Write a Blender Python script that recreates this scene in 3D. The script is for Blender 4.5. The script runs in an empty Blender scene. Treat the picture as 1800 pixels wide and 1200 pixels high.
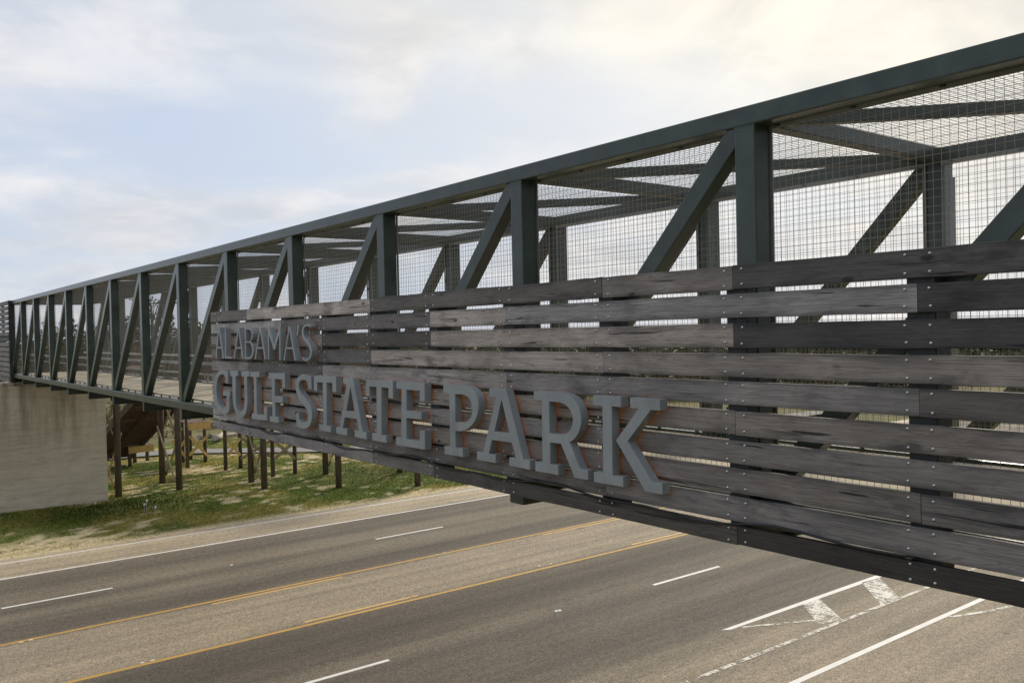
import bpy, bmesh, math, random
import numpy as np
from mathutils import Vector, Matrix, noise as mnoise

random.seed(7)
rng = np.random.default_rng(7)
SC = bpy.context.scene
COL = SC.collection

# ------------------------------------------------------------------ camera
F_PX, YAW, PITCH, ROLL = 1530.52, 0.655248, -0.013080, 0.022749     # solved from the photograph (1800 px wide)
EYE = Vector((0.0, 0.0, 7.85))                                       # X: along the road away, Y: along the bridge away, Z up


def cam_axes():
    s, c = math.sin(YAW), math.cos(YAW)
    f = Vector((s * math.cos(PITCH), c * math.cos(PITCH), math.sin(PITCH)))
    r = Vector((c, -s, 0.0))
    u = r.cross(f)
    cr, sr = math.cos(ROLL), math.sin(ROLL)
    return cr * r - sr * u, cr * u + sr * r, f


RT, UP, FW = cam_axes()
cam = bpy.data.cameras.new("camera")
cam.sensor_width = 36.0
cam.lens = F_PX / 1800.0 * 36.0
cam.clip_start = 0.05
cam.clip_end = 6000.0
cam_o = bpy.data.objects.new("camera", cam)
COL.objects.link(cam_o)
M = Matrix.Identity(4)
for i in range(3):
    M[i][0], M[i][1], M[i][2], M[i][3] = RT[i], UP[i], -FW[i], EYE[i]
cam_o.matrix_world = M
SC.camera = cam_o

# ------------------------------------------------------------------ light
SUN_DIR = Vector((0.90, 0.43, 0.0)).normalized()
SUN_EL = math.radians(38.0)
SUN_V = Vector((SUN_DIR.x * math.cos(SUN_EL), SUN_DIR.y * math.cos(SUN_EL), math.sin(SUN_EL)))
SC.view_settings.view_transform = 'Standard'
SC.view_settings.look = 'None'
SC.view_settings.exposure = 0.35
SC.view_settings.gamma = 1.0
SC.view_settings.use_curve_mapping = False

world = bpy.data.worlds.new("World")
SC.world = world
world.use_nodes = True
wt = world.node_tree
wt.nodes.clear()


def NN(t, kind, **kw):
    n = t.nodes.new(kind)
    for k, v in kw.items():
        setattr(n, k, v)
    return n


def LK(t, a, b):
    t.links.new(a, b)


def MATH(t, op, a, b=None, clamp=False):
    n = NN(t, 'ShaderNodeMath', operation=op, use_clamp=clamp)
    for i, v in enumerate((a, b)):
        if v is None:
            continue
        if hasattr(v, 'links'):
            LK(t, v, n.inputs[i])
        else:
            n.inputs[i].default_value = v
    return n.outputs[0]


def MIXC(t, fac, a, b, blend='MIX'):
    n = NN(t, 'ShaderNodeMix', data_type='RGBA', blend_type=blend)
    n.clamp_factor = True
    for idx, v in ((0, fac), (6, a), (7, b)):
        if hasattr(v, 'links'):
            LK(t, v, n.inputs[idx])
        elif idx == 0:
            n.inputs[0].default_value = v
        else:
            n.inputs[idx].default_value = (v[0], v[1], v[2], 1.0)
    return n.outputs[2]


def RANGE(t, v, a, b, c=0.0, d=1.0, smooth=False):
    n = NN(t, 'ShaderNodeMapRange')
    if smooth:
        n.interpolation_type = 'SMOOTHSTEP'
    LK(t, v, n.inputs[0])
    for i, x in enumerate((a, b, c, d)):
        n.inputs[i + 1].default_value = x
    return n.outputs[0]


def build_sky():
    t = wt
    out = NN(t, 'ShaderNodeOutputWorld')
    bg = NN(t, 'ShaderNodeBackground')
    bg.inputs[1].default_value = 0.108
    LK(t, bg.outputs[0], out.inputs[0])
    sky = NN(t, 'ShaderNodeTexSky')
    sky.sky_type = 'NISHITA'
    sky.sun_disc = False
    sky.sun_elevation = SUN_EL
    sky.sun_rotation = math.atan2(SUN_V.x, SUN_V.y)
    sky.air_density = 1.0
    sky.dust_density = 2.0
    sky.ozone_density = 1.0
    tc = NN(t, 'ShaderNodeTexCoord')
    sep = NN(t, 'ShaderNodeSeparateXYZ')
    LK(t, tc.outputs['Generated'], sep.inputs[0])
    z = MATH(t, 'ADD', MATH(t, 'MAXIMUM', sep.outputs[2], 0.0), 0.20)
    px_ = MATH(t, 'DIVIDE', sep.outputs[0], z)
    py_ = MATH(t, 'DIVIDE', sep.outputs[1], z)
    cmb = NN(t, 'ShaderNodeCombineXYZ')
    LK(t, px_, cmb.inputs[0]); LK(t, py_, cmb.inputs[1])
    cmb.inputs[2].default_value = 3.3

    def nz(scale, detail, rough, dist, off):
        mp = NN(t, 'ShaderNodeMapping')
        LK(t, cmb.outputs[0], mp.inputs[0])
        mp.inputs['Location'].default_value = off
        n = NN(t, 'ShaderNodeTexNoise')
        n.inputs['Scale'].default_value = scale
        n.inputs['Detail'].default_value = detail
        n.inputs['Roughness'].default_value = rough
        n.inputs['Distortion'].default_value = dist
        LK(t, mp.outputs[0], n.inputs['Vector'])
        return n.outputs[0]

    n1 = nz(1.1, 7.0, 0.52, 0.35, (2.9, 12.2, 0.0))
    n2 = nz(2.7, 8.0, 0.56, 0.4, (7.1, 2.2, 0.0))
    n3 = nz(0.55, 3.0, 0.5, 0.0, (3.0, 9.0, 1.0))
    # angle to the sun: thin cloud lights up around it
    dot = NN(t, 'ShaderNodeVectorMath', operation='DOT_PRODUCT')
    LK(t, tc.outputs['Generated'], dot.inputs[0])
    dot.inputs[1].default_value = SUN_V
    d = MATH(t, 'MAXIMUM', dot.outputs['Value'], 0.0)
    near = MATH(t, 'POWER', d, 2.5)
    glow = MATH(t, 'POWER', d, 11.0)
    cover = RANGE(t, MATH(t, 'ADD', n1, MATH(t, 'MULTIPLY', near, 0.24)), 0.46, 0.72, 0.0, 1.0, True)
    # clear part: the sky itself, washed by high haze
    clear = MIXC(t, 0.88, sky.outputs[0], MIXC(t, RANGE(t, near, 0.35, 0.9), (4.35, 4.95, 6.0), (5.7, 5.75, 5.8)))
    cl = MIXC(t, RANGE(t, n2, 0.33, 0.67, 0.0, 1.0, True), (4.75, 4.95, 5.4), (6.75, 6.6, 6.6))
    cl = MIXC(t, MATH(t, 'MULTIPLY', RANGE(t, n3, 0.48, 0.66, 0.0, 1.0, True), 0.55), cl, (4.5, 4.65, 4.95))
    cl = MIXC(t, RANGE(t, near, 0.36, 0.92), cl, MIXC(t, RANGE(t, n2, 0.36, 0.64, 0.0, 1.0, True), (5.95, 5.75, 5.35), (7.1, 6.85, 6.3)))
    col = MIXC(t, cover, clear, cl)
    col = MIXC(t, MATH(t, 'MULTIPLY', MATH(t, 'MULTIPLY', glow, RANGE(t, n2, 0.3, 0.7, 0.35, 1.0)), 0.7), col, (10.0, 9.0, 6.9))
    LK(t, col, bg.inputs[0])


build_sky()
sun = bpy.data.lights.new("sun", 'SUN')
sun.energy = 2.3
sun.angle = math.radians(10.0)
sun.color = (1.0, 0.90, 0.74)
sun_o = bpy.data.objects.new("sun", sun)
COL.objects.link(sun_o)
sun_o.rotation_euler = SUN_V.to_track_quat('Z', 'Y').to_euler()
sun_o.location = (60, 30, 60)


# ------------------------------------------------------------------ pixel helpers (photograph pixels to places on known planes)
def ray(u, v):
    return FW + RT * ((u - 900.0) / F_PX) + UP * ((600.0 - v) / F_PX)


def on_x(u, v, X):
    d = ray(u, v); return EYE + d * (X / d.x)


def on_y(u, v, Y):
    d = ray(u, v); return EYE + d * (Y / d.y)


def on_z(u, v, Z=0.0):
    d = ray(u, v); return EYE + d * ((Z - EYE.z) / d.z)


# ------------------------------------------------------------------ materials
def mat(name):
    m = bpy.data.materials.new(name)
    m.use_nodes = True
    t = m.node_tree
    b = t.nodes['Principled BSDF']
    return m, t, b


def tex(t, kind, scale, detail=4.0, rough=0.55, vec=None, stretch=None, loc=None, dist=0.0):
    n = NN(t, kind)
    n.inputs['Scale'].default_value = scale
    if kind == 'ShaderNodeTexNoise':
        n.inputs['Detail'].default_value = detail
        n.inputs['Roughness'].default_value = rough
        n.inputs['Distortion'].default_value = dist
    mp = NN(t, 'ShaderNodeMapping')
    if stretch:
        mp.inputs['Scale'].default_value = stretch
    if loc is not None:
        if hasattr(loc, 'links'):
            LK(t, loc, mp.inputs['Location'])
        else:
            mp.inputs['Location'].default_value = loc
    if vec is None:
        tc = NN(t, 'ShaderNodeTexCoord'); vec = tc.outputs['Object']
    LK(t, vec, mp.inputs[0]); LK(t, mp.outputs[0], n.inputs['Vector'])
    return n.outputs[0]


def bump(t, b, h, strength, dist=0.01):
    n = NN(t, 'ShaderNodeBump')
    n.inputs['Strength'].default_value = strength
    n.inputs['Distance'].default_value = dist
    LK(t, h, n.inputs['Height']); LK(t, n.outputs[0], b.inputs['Normal'])


def world_pos(t):
    g = NN(t, 'ShaderNodeNewGeometry'); return g.outputs['Position']


def m_steel(name, base, rough=0.42, var=0.25, coat=0.0):
    m, t, b = mat(name)
    p = world_pos(t)
    n = tex(t, 'ShaderNodeTexNoise', 2.2, 6, 0.6, p)
    n2 = tex(t, 'ShaderNodeTexNoise', 26.0, 3, 0.6, p)
    n3 = tex(t, 'ShaderNodeTexNoise', 1.5, 5, 0.65, p, (3.0, 3.0, 0.25))
    c = MIXC(t, RANGE(t, n, 0.35, 0.68), [x * (1 - var) for x in base], [x * (1 + var * .7) for x in base])
    c = MIXC(t, MATH(t, 'MULTIPLY', RANGE(t, n3, 0.56, 0.72), 0.35), c, [base[0] * .55, base[1] * .5, base[2] * .48])
    LK(t, c, b.inputs['Base Color'])
    LK(t, RANGE(t, n2, 0.3, 0.7, rough - .1, rough + .12), b.inputs['Roughness'])
    b.inputs['Coat Weight'].default_value = coat
    if coat > .5:
        b.inputs['Specular IOR Level'].default_value = 0.12
    b.inputs['Coat Roughness'].default_value = 0.22
    bump(t, b, n2, 0.06, 0.004)
    return m


STEEL = m_steel("painted_steel", (0.056, 0.072, 0.058), 0.36, 0.28, 0.55)
DARKSTEEL = m_steel("dark_steel", (0.018, 0.021, 0.021), 0.5)
GALV = m_steel("galvanised_steel", (0.30, 0.29, 0.255), 0.42, 0.2)
RAIL = m_steel("handrail_steel", (0.52, 0.50, 0.46), 0.4, 0.12)
ROOFWIRE = m_steel("roof_mesh_wire", (0.10, 0.093, 0.072), 0.5, 0.15)
FRAME = m_steel("mesh_frame_steel", (0.17, 0.163, 0.14), 0.45, 0.2)
WIRE = m_steel("mesh_wire", (0.30, 0.27, 0.21), 0.5, 0.15)
BOLT = m_steel("bolt_steel", (0.62, 0.61, 0.58), 0.32, 0.12)
BOLT.node_tree.nodes["Principled BSDF"].inputs["Metallic"].default_value = 1.0
RUBBER = m_steel("black_rubber", (0.012, 0.012, 0.012), 0.5, 0.1)


def m_plank(name, tint=(1, 1, 1)):
    """weathered board: colour multiplier comes from the object's own colour, grain along local Y"""
    m, t, b = mat(name)
    oi = NN(t, 'ShaderNodeObjectInfo')
    off = MATH(t, 'MULTIPLY', oi.outputs['Random'], 87.0)
    cm = NN(t, 'ShaderNodeCombineXYZ')
    for i in range(3):
        LK(t, off, cm.inputs[i])
    L = cm.outputs[0]
    grain = tex(t, 'ShaderNodeTexNoise', 1.0, 8, 0.68, None, (6, 1.7, 88), L, 0.18)
    fine = tex(t, 'ShaderNodeTexNoise', 1.0, 4, 0.7, None, (60, 6.0, 150), L)
    wave = tex(t, 'ShaderNodeTexNoise', 1.0, 3, 0.5, None, (1, 0.55, 9.0), L, 1.6)
    stain = tex(t, 'ShaderNodeTexNoise', 1.0, 6, 0.62, None, (2, 1.5, 4.5), L)
    streak = tex(t, 'ShaderNodeTexNoise', 1.0, 5, 0.6, None, (4, 0.7, 13.0), L, 0.6)
    vo = NN(t, 'ShaderNodeTexVoronoi')
    vo.inputs['Scale'].default_value = 1.0
    mp = NN(t, 'ShaderNodeMapping'); mp.inputs['Scale'].default_value = (0.01, 1.5, 3.4)
    tc = NN(t, 'ShaderNodeTexCoord'); LK(t, tc.outputs['Object'], mp.inputs[0]); LK(t, L, mp.inputs['Location'])
    LK(t, mp.outputs[0], vo.inputs['Vector'])
    knot = RANGE(t, vo.outputs['Distance'], 0.04, 0.105, 1.0, 0.0, True)
    ring = MATH(t, 'SINE', MATH(t, 'MULTIPLY', wave, 75.0))
    blot = tex(t, 'ShaderNodeTexNoise', 1.0, 4, 0.6, None, (2, 1.1, 3.2), L, 0.8)
    crack = tex(t, 'ShaderNodeTexNoise', 1.0, 3, 0.55, None, (3, 0.8, 22.0), L, 0.5)
    c = MIXC(t, RANGE(t, grain, 0.33, 0.67), (0.172, 0.148, 0.130), (0.325, 0.288, 0.258))
    c = MIXC(t, 1.0, c, MIXC(t, RANGE(t, blot, 0.30, 0.68), (0.68, 0.68, 0.69), (1.28, 1.26, 1.24)), 'MULTIPLY')
    c = MIXC(t, MATH(t, 'MULTIPLY', RANGE(t, ring, 0.3, 1.0), 0.34), c, (0.075, 0.058, 0.046))
    c = MIXC(t, MATH(t, 'MULTIPLY', RANGE(t, fine, 0.45, 0.70), 0.40), c, (0.34, 0.31, 0.275))
    c = MIXC(t, MATH(t, 'MULTIPLY', RANGE(t, stain, 0.56, 0.70), 0.70), c, (0.040, 0.039, 0.040))
    so_ = NN(t, 'ShaderNodeSeparateXYZ'); tco = NN(t, 'ShaderNodeTexCoord'); LK(t, tco.outputs['Object'], so_.inputs[0])
    edge = RANGE(t, MATH(t, 'ABSOLUTE', so_.outputs[2]), 0.045, 0.095)
    damp = RANGE(t, MATH(t, 'ADD', MATH(t, 'MULTIPLY', edge, 0.34), MATH(t, 'MULTIPLY', blot, -0.75)), -0.30, 0.02)
    c = MIXC(t, MATH(t, 'MULTIPLY', damp, 0.60), c, (0.050, 0.046, 0.043))
    c = MIXC(t, MATH(t, 'MULTIPLY', RANGE(t, streak, 0.60, 0.70), 0.65), c, (0.040, 0.035, 0.032))
    c = MIXC(t, MATH(t, 'MULTIPLY', RANGE(t, crack, 0.66, 0.68), 0.9), c, (0.012, 0.010, 0.009))
    c = MIXC(t, MATH(t, 'MULTIPLY', knot, 0.85), c, (0.022, 0.019, 0.017))
    c = MIXC(t, 1.0, c, oi.outputs['Color'], 'MULTIPLY')
    LK(t, c, b.inputs['Base Color'])
    b.inputs['Roughness'].default_value = 0.60
    b.inputs['Specular IOR Level'].default_value = 0.42
    h = MATH(t, 'ADD', MATH(t, 'ADD', grain, MATH(t, 'MULTIPLY', fine, 0.5)), MATH(t, 'MULTIPLY', streak, -0.8))
    bump(t, b, h, 0.5, 0.006)
    return m


PLANK = m_plank("weathered_board")


def m_timber(name, lo, hi, axis_scale=(14, 14, 1.2)):
    m, t, b = mat(name)
    oi = NN(t, 'ShaderNodeObjectInfo')
    off = MATH(t, 'MULTIPLY', oi.outputs['Random'], 51.0)
    cm = NN(t, 'ShaderNodeCombineXYZ'); LK(t, off, cm.inputs[0]); LK(t, off, cm.inputs[2])
    n = tex(t, 'ShaderNodeTexNoise', 1.0, 6, 0.65, None, axis_scale, cm.outputs[0], 0.4)
    n2 = tex(t, 'ShaderNodeTexNoise', 2.6, 4, 0.6, None, None, cm.outputs[0])
    c = MIXC(t, RANGE(t, n, 0.35, 0.66), lo, hi)
    c = MIXC(t, MATH(t, 'MULTIPLY', RANGE(t, n2, 0.55, 0.7), 0.5), c, [x * .5 for x in lo])
    LK(t, c, b.inputs['Base Color'])
    b.inputs['Roughness'].default_value = 0.75
    bump(t, b, n, 0.4, 0.01)
    return m


PILE = m_timber("treated_pile", (0.05, 0.036, 0.019), (0.135, 0.098, 0.055))
DARKWOOD = m_timber("old_deck_wood", (0.055, 0.031, 0.016), (0.14, 0.085, 0.046), (1.2, 14, 14))
GREYWOOD = m_timber("grey_brace_wood", (0.24, 0.18, 0.10), (0.42, 0.33, 0.20))
NEWWOOD = m_timber("fresh_yellow_pine", (0.60, 0.36, 0.10), (0.80, 0.56, 0.22), (1.3, 12, 12))
LOGWOOD = m_timber("bleached_log", (0.26, 0.22, 0.17), (0.46, 0.41, 0.34))


def m_concrete(name, lo, hi, drips=0.65, dz=(-9.0, -8.0)):
    m, t, b = mat(name)
    p = world_pos(t)
    n = tex(t, 'ShaderNodeTexNoise', 1.1, 7, 0.62, p)
    form = tex(t, 'ShaderNodeTexNoise', 1.0, 3, 0.5, p, (0.5, 0.5, 7.5))
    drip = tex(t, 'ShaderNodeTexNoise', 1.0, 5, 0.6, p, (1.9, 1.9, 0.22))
    fine = tex(t, 'ShaderNodeTexNoise', 1.0, 3, 0.6, p, (2.2, 2.2, 26))
    c = MIXC(t, RANGE(t, n, 0.3, 0.7), lo, hi)
    c = MIXC(t, MATH(t, 'MULTIPLY', RANGE(t, form, 0.45, 0.7), 0.35), c, [x * .62 for x in lo])
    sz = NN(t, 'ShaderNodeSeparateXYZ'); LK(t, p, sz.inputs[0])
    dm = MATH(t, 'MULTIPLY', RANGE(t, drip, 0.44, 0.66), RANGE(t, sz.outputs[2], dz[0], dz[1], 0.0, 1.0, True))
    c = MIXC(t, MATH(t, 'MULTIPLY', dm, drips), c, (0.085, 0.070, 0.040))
    c = MIXC(t, MATH(t, 'MULTIPLY', RANGE(t, fine, 0.52, 0.68), 0.6), c, [x * .6 for x in lo])
    LK(t, c, b.inputs['Base Color'])
    b.inputs['Roughness'].default_value = 0.88
    bump(t, b, MATH(t, 'ADD', form, fine), 0.4, 0.02)
    return m


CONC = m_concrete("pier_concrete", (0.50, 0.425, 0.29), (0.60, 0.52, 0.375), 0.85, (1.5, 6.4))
DECKC = m_concrete("deck_concrete", (0.44, 0.385, 0.285), (0.52, 0.46, 0.35), 0.2)
PATHC = m_concrete("path_concrete", (0.19, 0.187, 0.175), (0.25, 0.245, 0.23), 0.2)


def m_road():
    """asphalt: lanes of aggregate that wear differently across the road (Y), speckled stones"""
    m, t, b = mat("asphalt")
    p = world_pos(t)
    sep = NN(t, 'ShaderNodeSeparateXYZ'); LK(t, p, sep.inputs[0])
    wob = tex(t, 'ShaderNodeTexNoise', 0.22, 3, 0.5, p, (0.35, 1, 1))
    y = MATH(t, 'ADD', sep.outputs[1], MATH(t, 'MULTIPLY', MATH(t, 'SUBTRACT', wob, 0.5), 0.9))
    lane = NN(t, 'ShaderNodeValToRGB')
    LK(t, RANGE(t, y, 6.0, 38.0), lane.inputs[0])
    cr = lane.color_ramp
    cr.interpolation = 'EASE'
    pts = [(6.0, .185), (9.0, .19), (11.3, .205), (13.2, .195), (14.2, .165), (14.9, .118), (16.0, .100), (16.9, .120), (17.9, .118),
           (18.6, .140), (19.4, .110), (20.4, .088), (21.2, .098), (21.8, .115), (22.3, .195), (23.4, .218), (25.0, .214), (25.6, .195),
           (26.1, .130), (27.0, .108), (28.0, .150), (29.2, .128), (30.1, .158), (31.2, .122), (32.6, .128), (33.05, .15), (33.25, .255), (35.3, .275), (36.2, .29)]
    while len(cr.elements) < len(pts):
        cr.elements.new(0.5)
    for e, (yy, v) in zip(cr.elements, pts):
        e.position = (yy - 6.0) / 32.0
        w = min(1.0, max(0.0, (v - .12) / .12))
        v *= .90 + .36 * w
        e.color = (v * 1.07, v * (.925 - .02 * w), v * (.725 - .08 * w), 1)
    sp = tex(t, 'ShaderNodeTexNoise', 24.0, 3, 0.75, p)
    sp2 = tex(t, 'ShaderNodeTexNoise', 6.5, 4, 0.75, p)
    pat = tex(t, 'ShaderNodeTexNoise', 0.5, 5, 0.6, p, (0.6, 1, 1))
    c = MIXC(t, 1.0, lane.outputs[0], MIXC(t, RANGE(t, sp, 0.33, 0.68), (0.44, 0.44, 0.46), (1.62, 1.60, 1.56)), 'MULTIPLY')
    c = MIXC(t, 1.0, c, MIXC(t, RANGE(t, sp2, 0.3, 0.7), (0.74, 0.74, 0.75), (1.30, 1.29, 1.27)), 'MULTIPLY')
    c = MIXC(t, 1.0, c, MIXC(t, RANGE(t, pat, 0.3, 0.7), (0.88, 0.88, 0.88), (1.1, 1.1, 1.1)), 'MULTIPLY')
    trk = tex(t, 'ShaderNodeTexNoise', 1.0, 5, 0.6, p, (0.035, 1.5, 1))
    c = MIXC(t, 1.0, c, MIXC(t, RANGE(t, trk, 0.34, 0.66), (0.78, 0.78, 0.80), (1.18, 1.17, 1.15)), 'MULTIPLY')
    oil = tex(t, 'ShaderNodeTexNoise', 1.0, 4, 0.6, p, (0.9, 1.5, 1))
    c = MIXC(t, MATH(t, 'MULTIPLY', RANGE(t, oil, 0.66, 0.74), 0.55), c, (0.045, 0.042, 0.038))
    LK(t, c, b.inputs['Base Color'])
    b.inputs['Roughness'].default_value = 0.8
    b.inputs['Specular IOR Level'].default_value = 0.22
    bump(t, b, sp, 0.5, 0.01)
    return m


ROAD = m_road()


def m_paint(name, col, wear):
    m, t, b = mat(name)
    p = world_pos(t)
    n = tex(t, 'ShaderNodeTexNoise', 14.0, 4, 0.7, p)
    n2 = tex(t, 'ShaderNodeTexNoise', 2.0, 4, 0.6, p)
    n3 = tex(t, 'ShaderNodeTexNoise', 1.0, 3, 0.6, p, (11.0, 1.6, 1.0))
    s = MATH(t, 'ADD', MATH(t, 'ADD', MATH(t, 'MULTIPLY', n, 0.40), MATH(t, 'MULTIPLY', n2, 0.35)), MATH(t, 'MULTIPLY', n3, 0.25))
    a = RANGE(t, s, wear - .03, wear + .03, 0.0, 1.0)
    b.inputs['Base Color'].default_value = (*col, 1)
    c = MIXC(t, RANGE(t, n2, 0.3, 0.7), [x * .82 for x in col], col)
    LK(t, c, b.inputs['Base Color'])
    b.inputs['Roughness'].default_value = 0.7
    LK(t, a, b.inputs['Alpha'])
    return m


WHITE = m_paint("white_road_paint", (0.72, 0.70, 0.66), 0.33)
YELLOW = m_paint("yellow_road_paint", (0.50, 0.295, 0.065), 0.36)
YELLOW2 = m_paint("pale_yellow_road_paint", (0.62, 0.39, 0.13), 0.41)
WORN = m_paint("worn_white_road_paint", (0.62, 0.59, 0.52), 0.482)


def m_attr(name, rough=0.9, extra=0.25, scale=9.0, trans=0.0):
    """colour from the mesh's own 'Col' attribute broken up by noise"""
    m, t, b = mat(name)
    a = NN(t, 'ShaderNodeAttribute'); a.attribute_name = 'Col'
    p = world_pos(t)
    n = tex(t, 'ShaderNodeTexNoise', scale, 6, 0.7, p)
    c = MIXC(t, 1.0, a.outputs['Color'], MIXC(t, RANGE(t, n, 0.3, 0.7), (1 - extra,) * 3, (1 + extra,) * 3), 'MULTIPLY')
    LK(t, c, b.inputs['Base Color'])
    b.inputs['Roughness'].default_value = rough
    b.inputs['Specular IOR Level'].default_value = 0.2
    bump(t, b, n, 0.5, 0.05)
    return m


TURF = m_attr("turf", 0.95, 0.45, 5.0)
BLADE = m_attr("grass_blade", 0.8, 0.1, 3.0)


def m_ground():
    m, t, b = mat("far_ground")
    p = world_pos(t)
    n = tex(t, 'ShaderNodeTexNoise', 0.06, 6, 0.62, p)
    n2 = tex(t, 'ShaderNodeTexNoise', 0.9, 6, 0.7, p)
    c = MIXC(t, RANGE(t, n, 0.38, 0.62), (0.085, 0.088, 0.020), (0.145, 0.120, 0.040))
    c = MIXC(t, MATH(t, 'MULTIPLY', RANGE(t, n2, 0.56, 0.7), 0.45), c, (0.26, 0.22, 0.14))
    c = MIXC(t, MATH(t, 'MULTIPLY', RANGE(t, n2, 0.30, 0.45, 1.0, 0.0), 0.6), c, (0.035, 0.04, 0.014))
    LK(t, c, b.inputs['Base Color'])
    b.inputs['Roughness'].default_value = 0.95
    bump(t, b, n2, 0.6, 0.1)
    return m


GROUND = m_ground()


def m_leaf(name, lo, hi):
    m, t, b = mat(name)
    p = world_pos(t)
    n = tex(t, 'ShaderNodeTexNoise', 1.3, 4, 0.65, p)
    n2 = tex(t, 'ShaderNodeTexNoise', 9.0, 2, 0.6, p)
    c = MIXC(t, RANGE(t, MATH(t, 'ADD', MATH(t, 'MULTIPLY', n, .6), MATH(t, 'MULTIPLY', n2, .4)), 0.36, 0.64), lo, hi)
    LK(t, c, b.inputs['Base Color'])
    b.inputs['Roughness'].default_value = 0.7
    b.inputs['Specular IOR Level'].default_value = 0.25
    return m


LEAF_PINE = m_leaf("pine_needles", (0.018, 0.028, 0.012), (0.060, 0.072, 0.030))
LEAF_OAK = m_leaf("scrub_oak_leaves", (0.035, 0.040, 0.014), (0.105, 0.095, 0.040))
LEAF_FAR = m_leaf("far_wood_leaves", (0.020, 0.026, 0.010), (0.070, 0.070, 0.026))
LEAF_DRY = m_leaf("dry_brush", (0.09, 0.065, 0.035), (0.20, 0.15, 0.085))
BARK = m_timber("bark", (0.06, 0.045, 0.035), (0.13, 0.10, 0.078))


def m_letter():
    return m_steel("letter_enamel", (0.305, 0.320, 0.314), 0.40, 0.14, 0.0)


LETTER = m_letter()
AMBER, _t, _b = mat("amber_led")
_b.inputs['Base Color'].default_value = (0.3, 0.12, 0.02, 1)
_b.inputs['Emission Color'].default_value = (1.0, 0.34, 0.02, 1)
_b.inputs["Emission Strength"].default_value = 0.20
FLAGM, _t, _b = mat("white_plastic_flag")
_b.inputs['Base Color'].default_value = (0.75, 0.75, 0.72, 1)


# ------------------------------------------------------------------ mesh helpers
def link(name, me, m, parent=None, loc=None, kind=None):
    o = bpy.data.objects.new(name, me)
    COL.objects.link(o)
    if m is not None and not me.materials:
        me.materials.append(m)
    if parent is not None:
        o.parent = parent
    if loc is not None:
        o.location = loc
    if kind:
        o['kind'] = kind
    return o


def thing(name, label, cat, loc=(0, 0, 0), group=None):
    o = bpy.data.objects.new(name, None)
    o.empty_display_size = 0.2
    COL.objects.link(o)
    o.location = loc
    o['label'] = label; o['category'] = cat
    if group:
        o['group'] = group
    return o


def tag(o, label, cat, group=None):
    o['label'] = label; o['category'] = cat
    if group:
        o['group'] = group
    return o


def fin(bm, name):
    me = bpy.data.meshes.new(name)
    bm.to_mesh(me); bm.free()
    return me


def add_box(bm, x0, x1, y0, y1, z0, z1, mtx=None):
    vs = [bm.verts.new((x, y, z)) for x in (x0, x1) for y in (y0, y1) for z in (z0, z1)]
    for f in ((0, 1, 3, 2), (4, 6, 7, 5), (0, 4, 5, 1), (2, 3, 7, 6), (0, 2, 6, 4), (1, 5, 7, 3)):
        bm.faces.new([vs[i] for i in f])
    if mtx is not None:
        for v in vs:
            v.co = mtx @ v.co
    return vs


def box_me(name, x0, x1, y0, y1, z0, z1, bev=0.0, seg=2):
    bm = bmesh.new()
    add_box(bm, x0, x1, y0, y1, z0, z1)
    if bev > 0:
        bmesh.ops.bevel(bm, geom=list(bm.edges), offset=bev, segments=seg, affect='EDGES', profile=0.6)
    me = fin(bm, name)
    if bev > 0 and seg > 1:
        for p in me.polygons:
            p.use_smooth = False
    return me


def bar_mtx(a, b, up=Vector((0, 0, 1))):
    """frame whose local Z runs from a to b"""
    a, b = Vector(a), Vector(b)
    z = (b - a).normalized()
    x = up.cross(z)
    if x.length < 1e-4:
        x = Vector((1, 0, 0)).cross(z)
    x.normalize()
    y = z.cross(x)
    m = Matrix.Identity(4)
    for i in range(3):
        m[i][0], m[i][1], m[i][2], m[i][3] = x[i], y[i], z[i], a[i]
    return m, (b - a).length


def bar_me(name, a, b, w, h, bev=0.0, up=Vector((0, 0, 1))):
    m, L = bar_mtx(a, b, up)
    bm = bmesh.new()
    add_box(bm, -w / 2, w / 2, -h / 2, h / 2, 0, L)
    if bev:
        bmesh.ops.bevel(bm, geom=list(bm.edges), offset=bev, segments=2, affect='EDGES', profile=0.6)
    return fin(bm, name), m


def bar(name, a, b, w, h, mt, parent, bev=0.0, up=Vector((0, 0, 1))):
    me, m = bar_me(name, a, b, w, h, bev, up)
    o = link(name, me, mt, parent)
    o.matrix_local = m
    return o


def add_tube(bm, pts, r0, r1=None, seg=8, cap=True):
    r1 = r0 if r1 is None else r1
    rings = []
    n = len(pts)
    for i, p in enumerate(pts):
        p = Vector(p)
        d = (Vector(pts[min(i + 1, n - 1)]) - Vector(pts[max(i - 1, 0)])).normalized()
        x = d.cross(Vector((0.13, 0.31, 0.94)))
        if x.length < 1e-3:
            x = d.cross(Vector((1, 0, 0)))
        x.normalize(); y = d.cross(x)
        r = r0 + (r1 - r0) * i / max(1, n - 1)
        rings.append([bm.verts.new(p + x * r * math.cos(2 * math.pi * k / seg) + y * r * math.sin(2 * math.pi * k / seg)) for k in range(seg)])
    for a, b in zip(rings, rings[1:]):
        for k in range(seg):
            f = bm.faces.new((a[k], a[(k + 1) % seg], b[(k + 1) % seg], b[k])); f.smooth = True
    if cap:
        bm.faces.new(rings[0][::-1]); bm.faces.new(rings[-1])


def tube(name, pts, r0, mt, parent=None, r1=None, seg=8):
    bm = bmesh.new(); add_tube(bm, pts, r0, r1, seg)
    return link(name, fin(bm, name), mt, parent)


# ------------------------------------------------------------------ ground, road, path
def sstep(a, b, x):
    t = min(1.0, max(0.0, (x - a) / (b - a)))
    return t * t * (3 - 2 * t)


ROAD_Y0, ROAD_Y1 = 6.5, 36.0


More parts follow.
